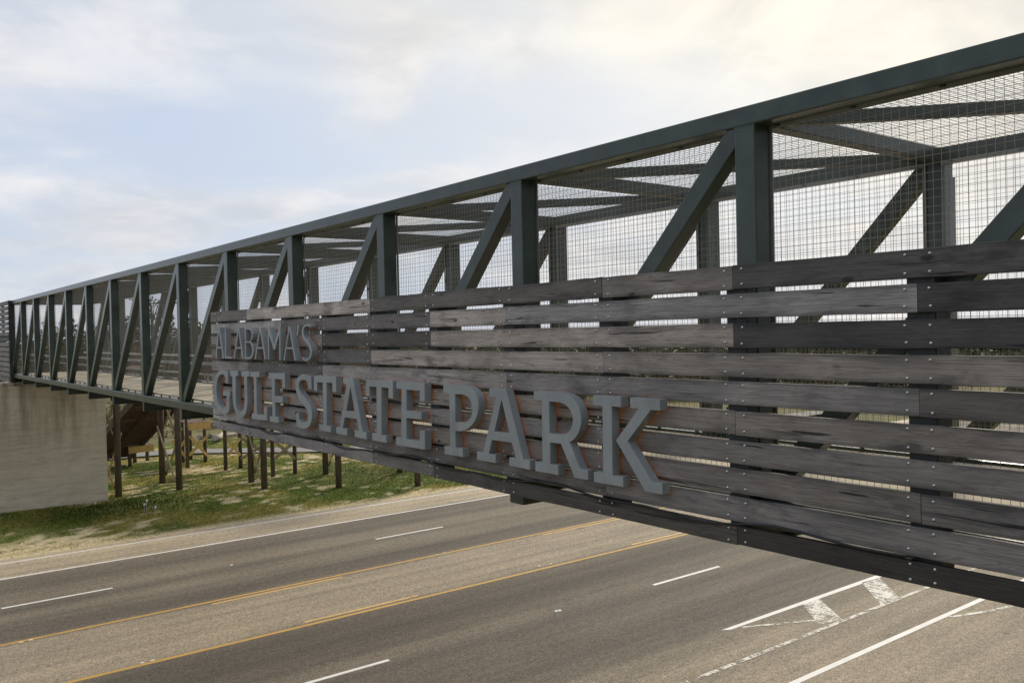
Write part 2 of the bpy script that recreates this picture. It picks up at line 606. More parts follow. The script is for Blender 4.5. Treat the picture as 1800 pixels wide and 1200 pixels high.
def gh(x, y):
    if y > ROAD_Y1:
        z = 0.46 * sstep(36.2, 42.5, y)
        z += 0.05 * mnoise.noise(Vector((x * .35, y * .35, 0.3))) * sstep(36.3, 38.5, y)
        if y > 60:
            k = sstep(60, 75, y)
            z += k * (0.9 + 1.3 * max(-0.4, mnoise.noise(Vector((x * .05, y * .05, 2.7)))))
        return z
    if y < ROAD_Y0:
        return -0.25 * sstep(ROAD_Y0, ROAD_Y0 - 6, y)
    return 0.0


def grid_mesh(name, xs, ys, zf, colf=None):
    verts = [(x, y, zf(x, y)) for y in ys for x in xs]
    nx = len(xs)
    faces = [(j * nx + i, j * nx + i + 1, (j + 1) * nx + i + 1, (j + 1) * nx + i) for j in range(len(ys) - 1) for i in range(nx - 1)]
    me = bpy.data.meshes.new(name)
    me.from_pydata(verts, [], faces)
    if colf:
        at = me.color_attributes.new('Col', 'FLOAT_COLOR', 'POINT')
        buf = np.empty((len(verts), 4), np.float32)
        for i, v in enumerate(verts):
            buf[i, :3] = colf(v[0], v[1]); buf[i, 3] = 1
        at.data.foreach_set('color', buf.ravel())
    for p in me.polygons:
        p.use_smooth = True
    return me


def fbm(x, y, s, o, seed):
    return mnoise.fractal(Vector((x * s, y * s, seed)), 0.9, 2.1, o)


def turf_col(x, y):
    """sand, dry and green grass: how the verge is grown over, boardwalk shadow painted in"""
    n = fbm(x, y * 1.5, .23, 4, 1.7)
    n2 = fbm(x, y * 1.9, 1.1, 5, 5.1)
    edge = 1 - sstep(36.0, 37.1 + .5 * n, y)
    sand = sstep(.34, .60, .62 * n + .85 * n2 + .22 * (1 - sstep(36, 39.5, y)) + .14 * sstep(44, 50, y) * (1 - sstep(52, 55, y)))
    sand = min(1, sand + .75 * sstep(.05, .45, n2 + .5) * math.exp(-((x - 3.5) / 4.5) ** 2 - ((y - 37.6) / 1.3) ** 2))
    sand = max(sand * .85, edge)
    weed_shade = math.exp(-((x - 9.2) / 3.6) ** 2 - ((y - 41.3) / 1.6) ** 2) + .7 * math.exp(-((x - 24) / 6) ** 2 - ((y - 41.5) / 3.0) ** 2)  # pier weeds, plus the boardwalk's shadow painted into the turf farther right
    sand *= (1 - min(1, weed_shade * 1.2))
    dry = sstep(-.25, .45, fbm(x, y, .3, 3, 9.3)) * (1 - .8 * min(1, weed_shade))
    g = np.array((0.072, 0.100, 0.009)) * (1 - dry) + np.array((0.195, 0.168, 0.034)) * dry
    g = g * (1 - .45 * min(1, weed_shade))
    s = np.array((0.52, 0.43, 0.27))
    return g * (1 - sand) + s * sand, sand


def lin(a, b, n):
    return [a + (b - a) * i / (n - 1) for i in range(n)]


far_xs = [-1500, -700, -300, -150, -80] + lin(-50, 120, 41) + [160, 240, 400, 800, 1600]
far_ys = [-1500, -600, -200, -80, -30, -10, 0, 4, 6.4, 20, 36.05] + lin(37, 70, 10) + lin(74, 130, 15) + [150, 180, 230, 320, 500, 900, 1800]
ground = link('ground', grid_mesh('ground', far_xs, far_ys, lambda x, y: gh(x, y) - (0.12 if y < 60 else 0.0)), GROUND, kind='structure')
verge = link('verge', grid_mesh('verge', lin(-16, 50, 221), lin(35.6, 62.5, 122), lambda x, y: gh(x, y) - .008 * (y < 36.3) + .012 * (y > 36.5) * mnoise.noise(Vector((x * 3, y * 3, 1))), lambda x, y: turf_col(x, y)[0]), TURF, kind='structure')

me = grid_mesh('road', [-400, -100, -30] + lin(-10, 55, 326) + [60, 150, 500, 1200], [ROAD_Y0, 12, 20, 28, ROAD_Y1], lambda x, y: 0.008)
for v in me.vertices:                                              # ragged pavement edge
    if abs(v.co.y - ROAD_Y1) < .01:
        v.co.y += .10 * mnoise.noise(Vector((v.co.x * .8, 1, 1))) + .09 * mnoise.noise(Vector((v.co.x * 3.1, 4, 1)))
road = link('road', me, ROAD, kind='structure')


def marking(name, poly, m, z=0.013):
    me_ = bpy.data.meshes.new(name)
    me_.from_pydata([(p[0], p[1], z) for p in poly], [], [tuple(range(len(poly)))])
    return link(name, me_, m, road)


def rect(x0, x1, y, w):
    return [(x0, y - w / 2), (x1, y - w / 2), (x1, y + w / 2), (x0, y + w / 2)]


marking('edge_line', rect(-200, 300, 35.40, .13), WHITE)
marking('edge_line', rect(-200, 300, 33.10, .15), WHITE)
for k in range(-3, 9):                                             # lane dashes, 3.05 m with 9.1 m gaps
    marking('lane_dash', rect(15.9 - 12.4 + 12.4 * k - 9.2 + 9.2, 15.9 - 12.4 + 12.4 * k + 3.05, 29.50, .13), WHITE)
    marking('lane_dash', rect(7.1 + 12.25 * k, 10.2 + 12.25 * k, 18.40, .13), WHITE)
marking('yellow_line', rect(-200, 300, 25.93, .13), YELLOW)
marking('yellow_line', rect(-200, 300, 22.06, .14), YELLOW)
for k in range(-2, 7):
    marking('yellow_dash', rect(8.4 + 12.6 * k, 12.6 + 12.6 * k, 25.68, .11), YELLOW2)
    marking('yellow_dash', rect(9.8 + 12.6 * k, 13.4 + 12.6 * k, 22.33, .11), YELLOW2)
marking('gore_line', [(17.75, 14.52), (17.95, 14.38), (25.3, 14.33), (60, 14.25), (60, 14.45), (25.3, 14.53)], WHITE)
marking('gore_bar', [(21.05, 14.36), (21.85, 14.34), (20.75, 12.95), (19.95, 13.12)], WORN)
marking('gore_bar', [(24.15, 14.40), (25.0, 14.33), (23.6, 12.92), (22.65, 12.95)], WORN)
marking('gore_line', [(18.3, 14.36), (18.3, 14.26), (20.3, 13.23), (20.3, 13.40)], WORN, 0.016)
marking('gore_line', rect(-60, 60, 12.88, .13), WORN, 0.019)
marking('edge_line', rect(-100, 120, 11.36, .16), WHITE)
marking('gore_line', [(23.0, 11.28), (23.0, 11.16), (24.2, 10.72), (40, 6.9), (40, 7.05), (24.2, 10.86)], WORN, 0.016)

path_pts = [(-30, 60.5), (5, 59.2), (16.6, 57.6), (20, 55.2), (23, 52.4), (30, 46.5), (42, 42.5), (90, 40.5)]


def path_mesh():
    w = 1.05
    L, Rr = [], []
    dense = []
    for a, b in zip(path_pts, path_pts[1:]):
        for i in range(6):
            s = i / 6
            dense.append((a[0] + (b[0] - a[0]) * s, a[1] + (b[1] - a[1]) * s))
    dense.append(path_pts[-1])
    verts, faces = [], []
    for i, p in enumerate(dense):
        a = dense[max(0, i - 1)]; b = dense[min(len(dense) - 1, i + 1)]
        d = Vector((b[0] - a[0], b[1] - a[1])).normalized()
        n = Vector((-d.y, d.x))
        for s in (-w, w):
            x, y = p[0] + n.x * s, p[1] + n.y * s
            verts.append((x, y, gh(p[0], p[1]) + 0.075))
    for i in range(len(dense) - 1):
        faces.append((2 * i, 2 * i + 2, 2 * i + 3, 2 * i + 1))
    m_ = bpy.data.meshes.new('path'); m_.from_pydata(verts, [], faces)
    return m_


link('path', path_mesh(), PATHC, kind='structure')


def grass():
    V, Fc, C = [], [], []
    n = 0
    tries = 0
    while n < 90000 and tries < 400000:
        tries += 1
        x = random.uniform(-3, 42); y = 36.15 + (random.random() ** 1.3) * 23
        if x > 12 + (y - 36) * 1.5 + 14:
            continue
        c, sand = turf_col(x, y)
        if random.random() < sand * .93:
            continue
        z = gh(x, y)
        weed_shade = math.exp(-((x - 9.2) / 3.6) ** 2 - ((y - 41.3) / 1.6) ** 2)  # tall weeds by the pier alone
        h = random.uniform(.02, .062) * (1 + 1.7 * weed_shade)
        a = random.uniform(0, math.tau); w = random.uniform(.012, .03) * (1 + .6 * weed_shade)
        dx, dy = math.cos(a) * w, math.sin(a) * w
        lx, ly = random.uniform(-.5, .5) * h, random.uniform(-.5, .5) * h
        V += [(x - dx, y - dy, z - .01), (x + dx, y + dy, z - .01), (x + lx, y + ly, z + h)]
        Fc.append((3 * n, 3 * n + 1, 3 * n + 2))
        k = random.uniform(.65, 1.5)
        cc = (c[0] * k * random.uniform(.9, 1.25), c[1] * k, c[2] * k)
        C += [cc] * 3
        n += 1
    m_ = bpy.data.meshes.new('grass'); m_.from_pydata(V, [], Fc)
    at = m_.color_attributes.new('Col', 'FLOAT_COLOR', 'POINT')
    buf = np.ones((len(V), 4), np.float32); buf[:, :3] = np.array(C)
    at.data.foreach_set('color', buf.ravel())
    o = link('grass', m_, BLADE, kind='stuff')
    tag(o, 'patchy green and dry grass on the verge beside the road', 'grass')


grass()

# ------------------------------------------------------------------ the footbridge
XO, XI = 5.884, 6.084                  # near truss, outer and inner face
XF, XFO = 9.010, 9.210                 # far truss
ZT0, ZT1 = 9.475, 9.633                # top chord
ZB0, ZB1 = 6.272, 6.438                # bottom chord
BAY, Y0 = 3.048, 4.482
K0, K1 = -3, 13
YA, YB = Y0 + BAY * K0 - .1, Y0 + BAY * K1 + .1
bridge = thing('footbridge', 'grey-green steel truss footbridge with wire mesh sides crossing the road', 'bridge', (0, 0, 0))
for (xa, xb) in ((XO, XI), (XF, XFO)):
    link('top_chord', box_me('top_chord', xa, xb, YA, YB, ZT0, ZT1, .012, 2), STEEL, bridge)
    link('bottom_chord', box_me('bottom_chord', xa, xb, YA, YB, ZB0, ZB1, .012, 2), STEEL, bridge)
post_me = box_me('post', 0, .196, -.098, .098, ZB1 - .002, ZT0 + .002, .010, 2)
bm = bmesh.new(); bm.from_mesh(post_me)      # weld beads at both ends
for zz in (ZT0 - .010, ZB1 + .004):
    add_box(bm, -.0035, .1995, -.1015, .1015, zz, zz + .009)
add_box(bm, -.0025, .1985, -.1005, .1005, ZT0 - .036, ZT0 - .033)
bm.to_mesh(post_me); bm.free()
dg_a, dg_b = Vector((.1, .16, ZT0 - .06)), Vector((.1, BAY - .16, ZB1 + .06))
fb_me = None
bm = bmesh.new()                       # floor beam: I section along X with end plate
add_box(bm, XO + .004, XO + .02, -.055, .055, 6.045, ZB0 - .002)
add_box(bm, XO + .02, XFO - .004, -.006, .006, 6.06, ZB0 - .02)
add_box(bm, XO + .02, XFO - .004, -.075, .075, 6.045, 6.06)
add_box(bm, XO + .02, XFO - .004, -.075, .075, ZB0 - .02, ZB0 - .002)
fb_me = fin(bm, 'floor_beam')
cb_me = box_me('cross_beam', XI + .002, XF - .002, -.075, .075, ZT0 + .01, ZT1 - .01, .008, 2)
for k in range(K0, K1 + 1):
    y = Y0 + BAY * k
    for xa in (XO + .002, XF + .002):
        link('post', post_me, STEEL, bridge, (xa, y, 0))
    link('floor_beam', fb_me, STEEL, bridge, (0, y, 0))
    link('cross_beam', cb_me, STEEL, bridge, (0, y, 0))
dme, dmtx = bar_me('diagonal', (0, .06, ZT0 + .02), (0, BAY - .06, ZB1 - .02), .170, .150, .010, Vector((1, 0, 0)))
# trim so that it ends inside post and chord: it runs corner to corner
bme, bmtx = bar_me('roof_brace', (XI + .03, 0.10, ZT0 + .075), (XF - .03, -BAY + .10, ZT0 + .075), .10, .10, .006)
for k in range(K0, K1):
    y = Y0 + BAY * k
    for xc in (XO + .098, XF + .098):
        o = link('diagonal', dme, STEEL, bridge)
        o.matrix_local = Matrix.Translation((xc, y, 0)) @ dmtx
    if k > K0:
        o = link('roof_brace', bme, STEEL, bridge)
        o.matrix_local = Matrix.Translation((0, y, 0)) @ bmtx
o = link('roof_brace', bme, STEEL, bridge); o.matrix_local = Matrix.Translation((0, YB - .1, 0)) @ bmtx
link('deck', box_me('deck', XI + .05, XF - .05, YA, YB, 6.30, 6.405, 0), DECKC, bridge)
for x in (XI + .13, XF - .13):
    link('handrail', box_me('handrail', x - .022, x + .022, YA, YB, 7.235, 7.300, .012, 2), RAIL, bridge)
    link('handrail', box_me('handrail', x - .016, x + .016, YA, YB, 7.02, 7.06, .008, 1), RAIL, bridge)
tube('conduit', [(XF - .015, Y0 - .19, 6.5), (XF - .015, Y0 - .19, 9.3)], .03, GALV, bridge, seg=10)
link('beam_seat', box_me('beam_seat', XO - .10, XO + .45, Y0 + BAY - .14, Y0 + BAY + .10, 5.955, 6.043, .012, 2), STEEL, bridge)

# mesh panels: a frame of angle, wire grid, and clips to the chords
SP = 0.060


def wire_panel_me(u0, u1, v0, v1, r=.0013):
    """grid of square wires in the local YZ plane (u along Y, v along Z)"""
    V, Fc = [], []

    def wire(a, b, ax):
        n = len(V)
        for p in (a, b):
            for s, q in ((-r, -r), (r, -r), (r, r), (-r, r)):
                if ax == 'v':
                    V.append((s, p[0] + q, p[1]))
                else:
                    V.append((s + .0035, p[0], p[1] + q))
        for i in range(4):
            Fc.append((n + i, n + (i + 1) % 4, n + 4 + (i + 1) % 4, n + 4 + i))
    u = u0 + SP / 2
    while u < u1:
        wire((u, v0), (u, v1), 'v'); u += SP
    v = v0 + SP / 2
    while v < v1:
        wire((u0, v), (u1, v), 'h'); v += SP
    m_ = bpy.data.meshes.new('wire_mesh'); m_.from_pydata(V, [], Fc)
    m_.materials.append(WIRE)
    return m_


PU0, PU1 = .080, BAY - .080
PV0, PV1 = ZB1 + .026, ZT0 + .010
wire_me = wire_panel_me(PU0, PU1, PV0, PV1)
roof_wire_me = wire_panel_me(.02, BAY - .02, XI + .03, XF - .03, .0012)
roof_wire_me.materials.clear(); roof_wire_me.materials.append(ROOFWIRE)
bm = bmesh.new()
FWD = .038
add_box(bm, -.004, .004, PU0, PU1, PV1 - FWD, PV1)
add_box(bm, -.004, .004, PU0, PU1, PV0, PV0 + FWD)
add_box(bm, -.004, .004, PU0, PU0 + FWD, PV0 + FWD + .001, PV1 - FWD - .001)
add_box(bm, -.004, .004, PU1 - FWD, PU1, PV0 + FWD + .001, PV1 - FWD - .001)
frame_me = fin(bm, 'mesh_frame'); frame_me.materials.append(FRAME); frame_me.materials.append(GALV)
for p in frame_me.polygons:
    p.material_index = 1 if p.index < 12 else 0
bm = bmesh.new()
for i in range(5):
    u = PU0 + .1 + (PU1 - PU0 - .2) * i / 4
    add_box(bm, -.02, .012, u - .02, u + .02, PV1 - .02, ZT0 + .004)
    add_box(bm, -.02, .012, u - .02, u + .02, ZB1 - .004, PV0 + .02)
for z in (7.2, 8.0, 8.8):
    add_box(bm, -.02, .012, .095, PU0 + .03, z - .03, z + .03)
clip_me = fin(bm, 'clips'); clip_me.materials.append(STEEL)
for k in range(K0, K1):
    y = Y0 + BAY * k
    for x, s in ((XI + .012, 1), (XF - .012, -1)):
        p = link('mesh_panel', frame_me, None, bridge, (x, y, 0))
        if s < 0:
            p.scale = (-1, 1, 1)
        link('wire_mesh', wire_me, None, p, (.009, 0, 0), 'stuff')
        link('clips', clip_me, None, p, None, 'stuff')
    # roof panel: local Y stays Y, local Z becomes X
    rp = link('roof_mesh', roof_wire_me, None, bridge, None, 'stuff')
    R_ = Matrix(((0, 0, 1, 0), (0, 1, 0, 0), (-1, 0, 0, 0), (0, 0, 0, 1)))
    rp.matrix_local = Matrix.Translation((0, y, ZT0 - .012)) @ R_

# ------------------------------------------------------------------ park sign on the near side
XP = 5.705                              # face of the boards
PT = 0.038
sign = thing('park_sign', "weathered board sign with raised grey letters reading ALABAMA'S GULF STATE PARK", 'sign', (XP, 10, 6.07))
SO = Vector((XP, 10, 6.07))
KS, YS = 1.524, 4.487                   # supports every half bay


def ys(k):
    return YS + KS * k


YL = 17.055
YR = ys(-4) - .1
ROWS = [(8.325, 8.136), (8.096, 7.908), (7.858, 7.669), (7.618, 7.430), (7.388, 7.205), (7.153, 6.966), (6.912, 6.730), (6.688, 6.492), (6.455, 6.262), (6.222, 6.073)]
# joints (support numbers) and tones per board, read from the far end to the near end
LAY = [
    ([7, 4, 1, 0, -3], [.62, 1.45, .50, .80, .42, .5]),
    ([6, 3, 2, -1], [1.25, .62, 1.25, 1.05, .30]),
    ([5, 3, 0, -3], [.85, .36, 1.15, .30, .4]),
    ([7, 4, 1, -2], [.75, .55, 1.20, .88, .8]),
    ([7, 5, 2, -1], [.95, .55, 1.10, .78, .52]),
    ([6, 2, 0, -3], [1.0, .95, .80, .80, .7]),
    ([5, 3, 1, -2], [1.0, .85, .80, .76, .7]),
    ([6, 4, 2, -1], [1.05, .90, .78, .70, .62]),
    ([7, 4, 1, -2], [1.15, .72, .60, .70, .6]),
    ([4, 3, 0, -3], [.85, .62, .34, .20, .2]),
]


def bolt_mesh(pts):
    bm_ = bmesh.new()
    for (y, z) in pts:
        r = .0112
        top = bm_.verts.new((-r * .75, y, z))
        ring = [bm_.verts.new((0, y + r * math.cos(a * math.pi / 4), z + r * math.sin(a * math.pi / 4))) for a in range(8)]
        mid = [bm_.verts.new((-r * .55, y + .7 * r * math.cos(a * math.pi / 4), z + .7 * r * math.sin(a * math.pi / 4))) for a in range(8)]
        for i in range(8):
            j = (i + 1) % 8
            for f in ((ring[i], mid[i], mid[j], ring[j]),):
                bm_.faces.new(f).smooth = True
            bm_.faces.new((mid[i], top, mid[j])).smooth = True
    bmesh.ops.recalc_face_normals(bm_, faces=bm_.faces)
    return fin(bm_, 'bolts')


def plank_mesh(L, h, t, seed, wavy=.004):
    """board with slightly uneven long edges and eased corners"""
    r = random.Random(seed)
    n = max(6, int(L / .12))
    bm_ = bmesh.new()
    rings = []
    ph = r.uniform(0, 50)
    e = .004
    for i in range(n + 1):
        y = -L / 2 + L * i / n
        wt_ = wavy * mnoise.noise(Vector((y * 1.6, ph, 0))) + wavy * .5 * mnoise.noise(Vector((y * 7, ph, 3)))
        wb_ = wavy * mnoise.noise(Vector((y * 1.6, ph, 9))) + wavy * .5 * mnoise.noise(Vector((y * 7, ph, 12)))
        bx = .0025 * mnoise.noise(Vector((y * 1.1, ph, 20)))
        zt, zb = h / 2 + wt_, -h / 2 + wb_
        rings.append([bm_.verts.new(c) for c in ((bx, y, zb + e), (bx, y, zt - e), (bx + e, y, zt), (bx + t, y, zt), (bx + t, y, zb), (bx + e, y, zb))])
    for a, b in zip(rings, rings[1:]):
        for k in range(6):
            bm_.faces.new((a[k], b[k], b[(k + 1) % 6], a[(k + 1) % 6]))
    bm_.faces.new(rings[0]); bm_.faces.new(rings[-1][::-1])
    bmesh.ops.recalc_face_normals(bm_, faces=bm_.faces)
    return fin(bm_, 'plank')


def add_plank(parent, org, x, ya, yb, z0, z1, tone, seed, wavy=.004, bolts_at=()):
    r = random.Random(seed)
    L = ya - yb - .004
    o = link('plank', plank_mesh(L, z1 - z0, PT, seed, wavy), PLANK, parent)
    c = Vector((x + r.uniform(-.003, .003), (ya + yb) / 2, (z0 + z1) / 2 + r.uniform(-.003, .003)))
    o.location = c - org
    o.rotation_euler = (r.uniform(-.0012, .0012), 0, 0)
    warm = r.uniform(-.05, .05)
    o.color = (tone * (1 + warm), tone, tone * (1 - warm * 1.2), 1)
    z0, z1 = z0 - .002, z1 + .002
    pts = []
    for k in bolts_at:
        for dy in (-.085, .085):
            y = ys(k) + dy
            if yb + .02 < y < ya - .02:
                for zz in (.32, -.30):
                    pts.append((y - c.y + r.uniform(-.006, .006), zz * (z1 - z0) + r.uniform(-.006, .006)))
    if pts:
        b = link('bolts', bolt_mesh(pts), BOLT, o, (-.0015, 0, 0), 'stuff')
    return o


for ri, ((zt, zb), (js, tones)) in enumerate(zip(ROWS, LAY)):
    zt, zb = zt + .003, zb - .003
    ends = [YL] + [ys(k) for k in js] + [YR]
    for i in range(len(ends) - 1):
        wv = .012 if (ri == 0 and i == 2) else .004
        add_plank(sign, SO, XP, ends[i], ends[i + 1], zb, zt, (tones[i] ** 1.22) * random.uniform(.93, 1.07) * 1.30, 100 + ri * 10 + i, wv, range(-4, 9))
sup_me = box_me('sign_support', XP + PT + .006, XO - .004, -.10, .10, 6.12, 8.30, .006, 1)
sup2_me = box_me('sign_support', XP + PT + .006, XO + .07, -.10, .10, 6.12, 8.30, .006, 1)
for k in range(-4, 9):
    link('support', sup_me if k % 2 == 0 else sup2_me, DARKSTEEL, sign, Vector((0, ys(k), 0)) - SO)
cab = []
for i in range(60):
    y = 16.4 - (16.4 - 3.0) * i / 59
    z = 6.243 + .028 * math.sin(y * 2.1) + .02 * math.sin(y * 4.7 + 1)
    cab.append(Vector((XP - .012, y, z)) - SO)
tube('power_cable', cab, .011, RUBBER, sign, seg=6)

# ------------------------------------------------------------------ letters: outlines read from the photograph on the letter plane
XL, LD = 5.578, 0.098


def smooth_poly(pts, ang=42):
    n = len(pts)
    P_ = [Vector(p) for p in pts]
    corner = []
    for i in range(n):
        a = P_[i] - P_[i - 1]; b = P_[(i + 1) % n] - P_[i]
        corner.append(a.length < 1e-6 or b.length < 1e-6 or math.degrees(abs(a.angle_signed(b))) > ang)
    out = []
    for i in range(n):
        p1, p2 = P_[i], P_[(i + 1) % n]
        j = (i + 1) % n
        out.append(p1)
        if corner[i] and corner[j]:
            continue
        L = (p2 - p1).length
        p0, p3 = P_[i - 1], P_[(i + 2) % n]
        t1 = (p2 - p1) if corner[i] else (p2 - p0).normalized() * L
        t2 = (p2 - p1) if corner[j] else (p3 - p1).normalized() * L
        for s in (.2, .4, .6, .8):
            h1 = 2 * s**3 - 3 * s**2 + 1; h2 = s**3 - 2 * s**2 + s; h3 = -2 * s**3 + 3 * s**2; h4 = s**3 - s**2
            out.append(h1 * p1 + h2 * t1 + h3 * p2 + h4 * t2)
    return out


def letter(name_char, loops, org, sc):
    """loops: outlines in enlarged-photo units; org and sc turn them into photo pixels"""
    world_loops = []
    for lp in loops:
        w = []
        for p in lp:
            q = on_x(org[0] + p[0] / sc, org[1] + p[1] / sc, XL)
            w.append((-q.y, q.z))
        world_loops.append(smooth_poly(w))
    allp = [p for l in world_loops for p in l]
    cx = (min(p[0] for p in allp) + max(p[0] for p in allp)) / 2
    cz = min(p[1] for p in allp)
    cu = bpy.data.curves.new('letter', 'CURVE')
    cu.dimensions = '2D'; cu.fill_mode = 'BOTH'
    cu.extrude = LD / 2 - .003; cu.bevel_depth = .003; cu.bevel_resolution = 1; cu.offset = -.003
    for l in world_loops:
        sp = cu.splines.new('POLY')
        sp.points.add(len(l) - 1)
        for i, p in enumerate(l):
            sp.points[i].co = (p[0] - cx, p[1] - cz, 0, 1)
        sp.use_cyclic_u = True
    tmp = bpy.data.objects.new('tmp', cu)
    COL.objects.link(tmp)
    dg = bpy.context.evaluated_depsgraph_get()
    m_ = bpy.data.meshes.new_from_object(tmp.evaluated_get(dg))
    bpy.data.objects.remove(tmp); bpy.data.curves.remove(cu)
    m_.name = 'letter'
    m_.materials.clear()
    m_.materials.append(LETTER); m_.materials.append(AMBER)
    for p in m_.polygons:
        p.use_smooth = False
        p.material_index = 1 if p.normal.z < -.9 and p.center.z < -LD / 2 + .004 else 0
    o = link('letter', m_, None, sign)
    # local x -> -Y, local y -> Z, local z -> -X
    mm = Matrix(((0, 0, -1, XL + LD / 2), (-1, 0, 0, -cx), (0, 1, 0, cz), (0, 0, 0, 1)))
    o.matrix_local = Matrix.Translation(-SO) @ mm
    o['label'] = "raised grey metal letter %s on the board sign" % name_char
    return o


cK = ((940, 680), 6.0)
letter('K', [[(615, 88), (908, 103), (908, 213), (810, 205), (820, 932), (932, 945), (932, 1053), (622, 1000), (622, 893), (720, 905), (712, 200), (612, 192)],
             [(1008, 113), (1320, 133), (1320, 248), (1222, 242), (978, 572), (1235, 1000), (1345, 1015), (1345, 1133), (1165, 1100), (855, 562), (1095, 228), (1008, 220)]], *cK)
letter('R', [[(-11, 46), (180, 53), (260, 59), (335, 78), (410, 127), (463, 210), (488, 310), (484, 400), (456, 488), (410, 552), (366, 582), (478, 862), (562, 878), (562, 980), (420, 955), (275, 598), (160, 585), (163, 812), (247, 822), (247, 928), (5, 885), (5, 785), (82, 797), (70, 145), (-11, 138)],
             [(150, 155), (255, 162), (320, 187), (370, 240), (397, 312), (396, 385), (374, 450), (334, 488), (290, 500), (155, 488)]], *cK)
cP = ((760, 660), 7.059)
letter('P', [[(135, 115), (320, 118), (395, 124), (470, 152), (530, 212), (564, 292), (572, 380), (560, 470), (525, 560), (470, 632), (400, 678), (340, 690), (285, 685), (290, 890), (378, 905), (378, 1008), (150, 970), (148, 872), (220, 885), (208, 222), (135, 215)],
             [(280, 230), (375, 235), (435, 264), (475, 322), (492, 392), (489, 470), (467, 533), (430, 570), (380, 581), (285, 573)]], *cP)
letter('A', [[(705, 155), (910, 158), (1128, 1040), (1208, 1052), (1208, 1168), (953, 1115), (953, 1012), (1032, 1022), (985, 832), (738, 797), (700, 965), (785, 980), (785, 1085), (552, 1042), (552, 942), (628, 955), (790, 268), (705, 260)],
             [(857, 300), (958, 713), (768, 690)]], *cP)
cE = ((600, 640), 6.667)
letter('E', [[(645, 200), (975, 222), (975, 435), (918, 430), (918, 313), (762, 298), (762, 540), (938, 560), (938, 648), (762, 630), (762, 875), (918, 897), (918, 773), (978, 780), (978, 1002), (640, 942), (640, 850), (698, 862), (705, 290), (645, 283)]], *cE)
letter('T', [[(288, 183), (603, 195), (603, 402), (552, 398), (552, 278), (468, 272), (470, 828), (527, 838), (527, 920), (360, 890), (360, 805), (414, 815), (412, 268), (330, 262), (330, 375), (288, 370)]], *cE)
letter('A', [[(603, 664), (620.2, 664.5), (637.5, 758.5), (644.2, 759.3), (644.2, 772), (623.2, 767.5), (623.2, 755.5), (630.7, 756.7), (627, 736), (605.7, 733.3), (602.3, 751.7), (610, 753.5), (610, 765), (590.8, 761), (590.8, 749.7), (597.8, 750.7), (609, 675), (603, 674)],
             [(615.7, 679.7), (623.5, 723.2), (608.5, 721.7)]], (0, 0), 1.0)
cS = ((370, 640), 7.2)
letter('T', [[(1308, 145), (1590, 155), (1587, 355), (1543, 350), (1540, 238), (1468, 232), (1470, 775), (1522, 782), (1520, 860), (1375, 832), (1375, 760), (1430, 768), (1418, 232), (1348, 228), (1348, 338), (1308, 335)]], *cS)
letter('S', [[(1278, 315), (1232, 308), (1230, 245), (1215, 215), (1175, 198), (1138, 210), (1116, 250), (1118, 310), (1145, 365), (1195, 425), (1243, 492), (1275, 570), (1283, 650), (1275, 720), (1250, 780), (1210, 812), (1160, 812), (1115, 793), (1085, 775), (1085, 618), (1118, 612), (1119, 690), (1138, 722), (1175, 735), (1213, 724), (1232, 690), (1235, 640), (1222, 588), (1190, 535), (1138, 470), (1100, 400), (1080, 320), (1080, 250), (1097, 180), (1132, 140), (1175, 125), (1225, 136), (1274, 150)]], *cS)
letter('F', [[(735, 108), (940, 120), (940, 305), (908, 300), (905, 195), (810, 185), (812, 400), (915, 408), (915, 490), (815, 482), (820, 660), (862, 668), (862, 740), (750, 725), (750, 655), (783, 660), (775, 185), (735, 180)]], *cS)
letter('L', [[(502, 95), (617, 98), (617, 165), (580, 162), (585, 632), (678, 645), (678, 540), (715, 540), (715, 712), (522, 688), (522, 620), (553, 622), (545, 162), (502, 158)]], *cS)
letter('U', [[(250, 82), (345, 85), (345, 150), (315, 150), (318, 300), (318, 430), (326, 515), (346, 575), (375, 597), (404, 585), (424, 535), (431, 465), (428, 300), (425, 155), (390, 153), (390, 88), (490, 92), (490, 158), (460, 157), (463, 320), (466, 480), (455, 580), (424, 655), (378, 688), (332, 645), (298, 560), (281, 450), (277, 300), (275, 150), (250, 148)]], *cS)
letter('G', [[(222, 245), (192, 240), (189, 175), (170, 137), (135, 128), (100, 160), (81, 230), (75, 330), (82, 420), (100, 500), (132, 545), (168, 553), (194, 530), (203, 480), (203, 402), (158, 398), (158, 338), (250, 342), (250, 405), (236, 405), (238, 560), (226, 602), (180, 632), (130, 620), (88, 570), (60, 480), (48, 380), (45, 270), (56, 180), (82, 112), (122, 75), (168, 72), (222, 98)]], *cS)
cA = ((360, 550), 8.0)


def thinA(ax, yt, lx, rx, yb, yc):
    f = (yc - yt) / (yb - yt)
    l0, r0 = ax + (lx - ax) * f, ax + (rx - ax) * f
    f2 = (yc + 26 - yt) / (yb - yt)
    l1, r1 = ax + (lx - ax) * f2, ax + (rx - ax) * f2
    return [[(ax - 9, yt), (ax + 9, yt), (rx + 8, yb + 3), (rx - 13, yb + 3), (r1 - 9, yc + 26), (l1 + 9, yc + 25), (lx + 13, yb), (lx - 4, yb)],
            [(ax, yt + 50), (r0 - 10, yc), (l0 + 9, yc - 1)]]


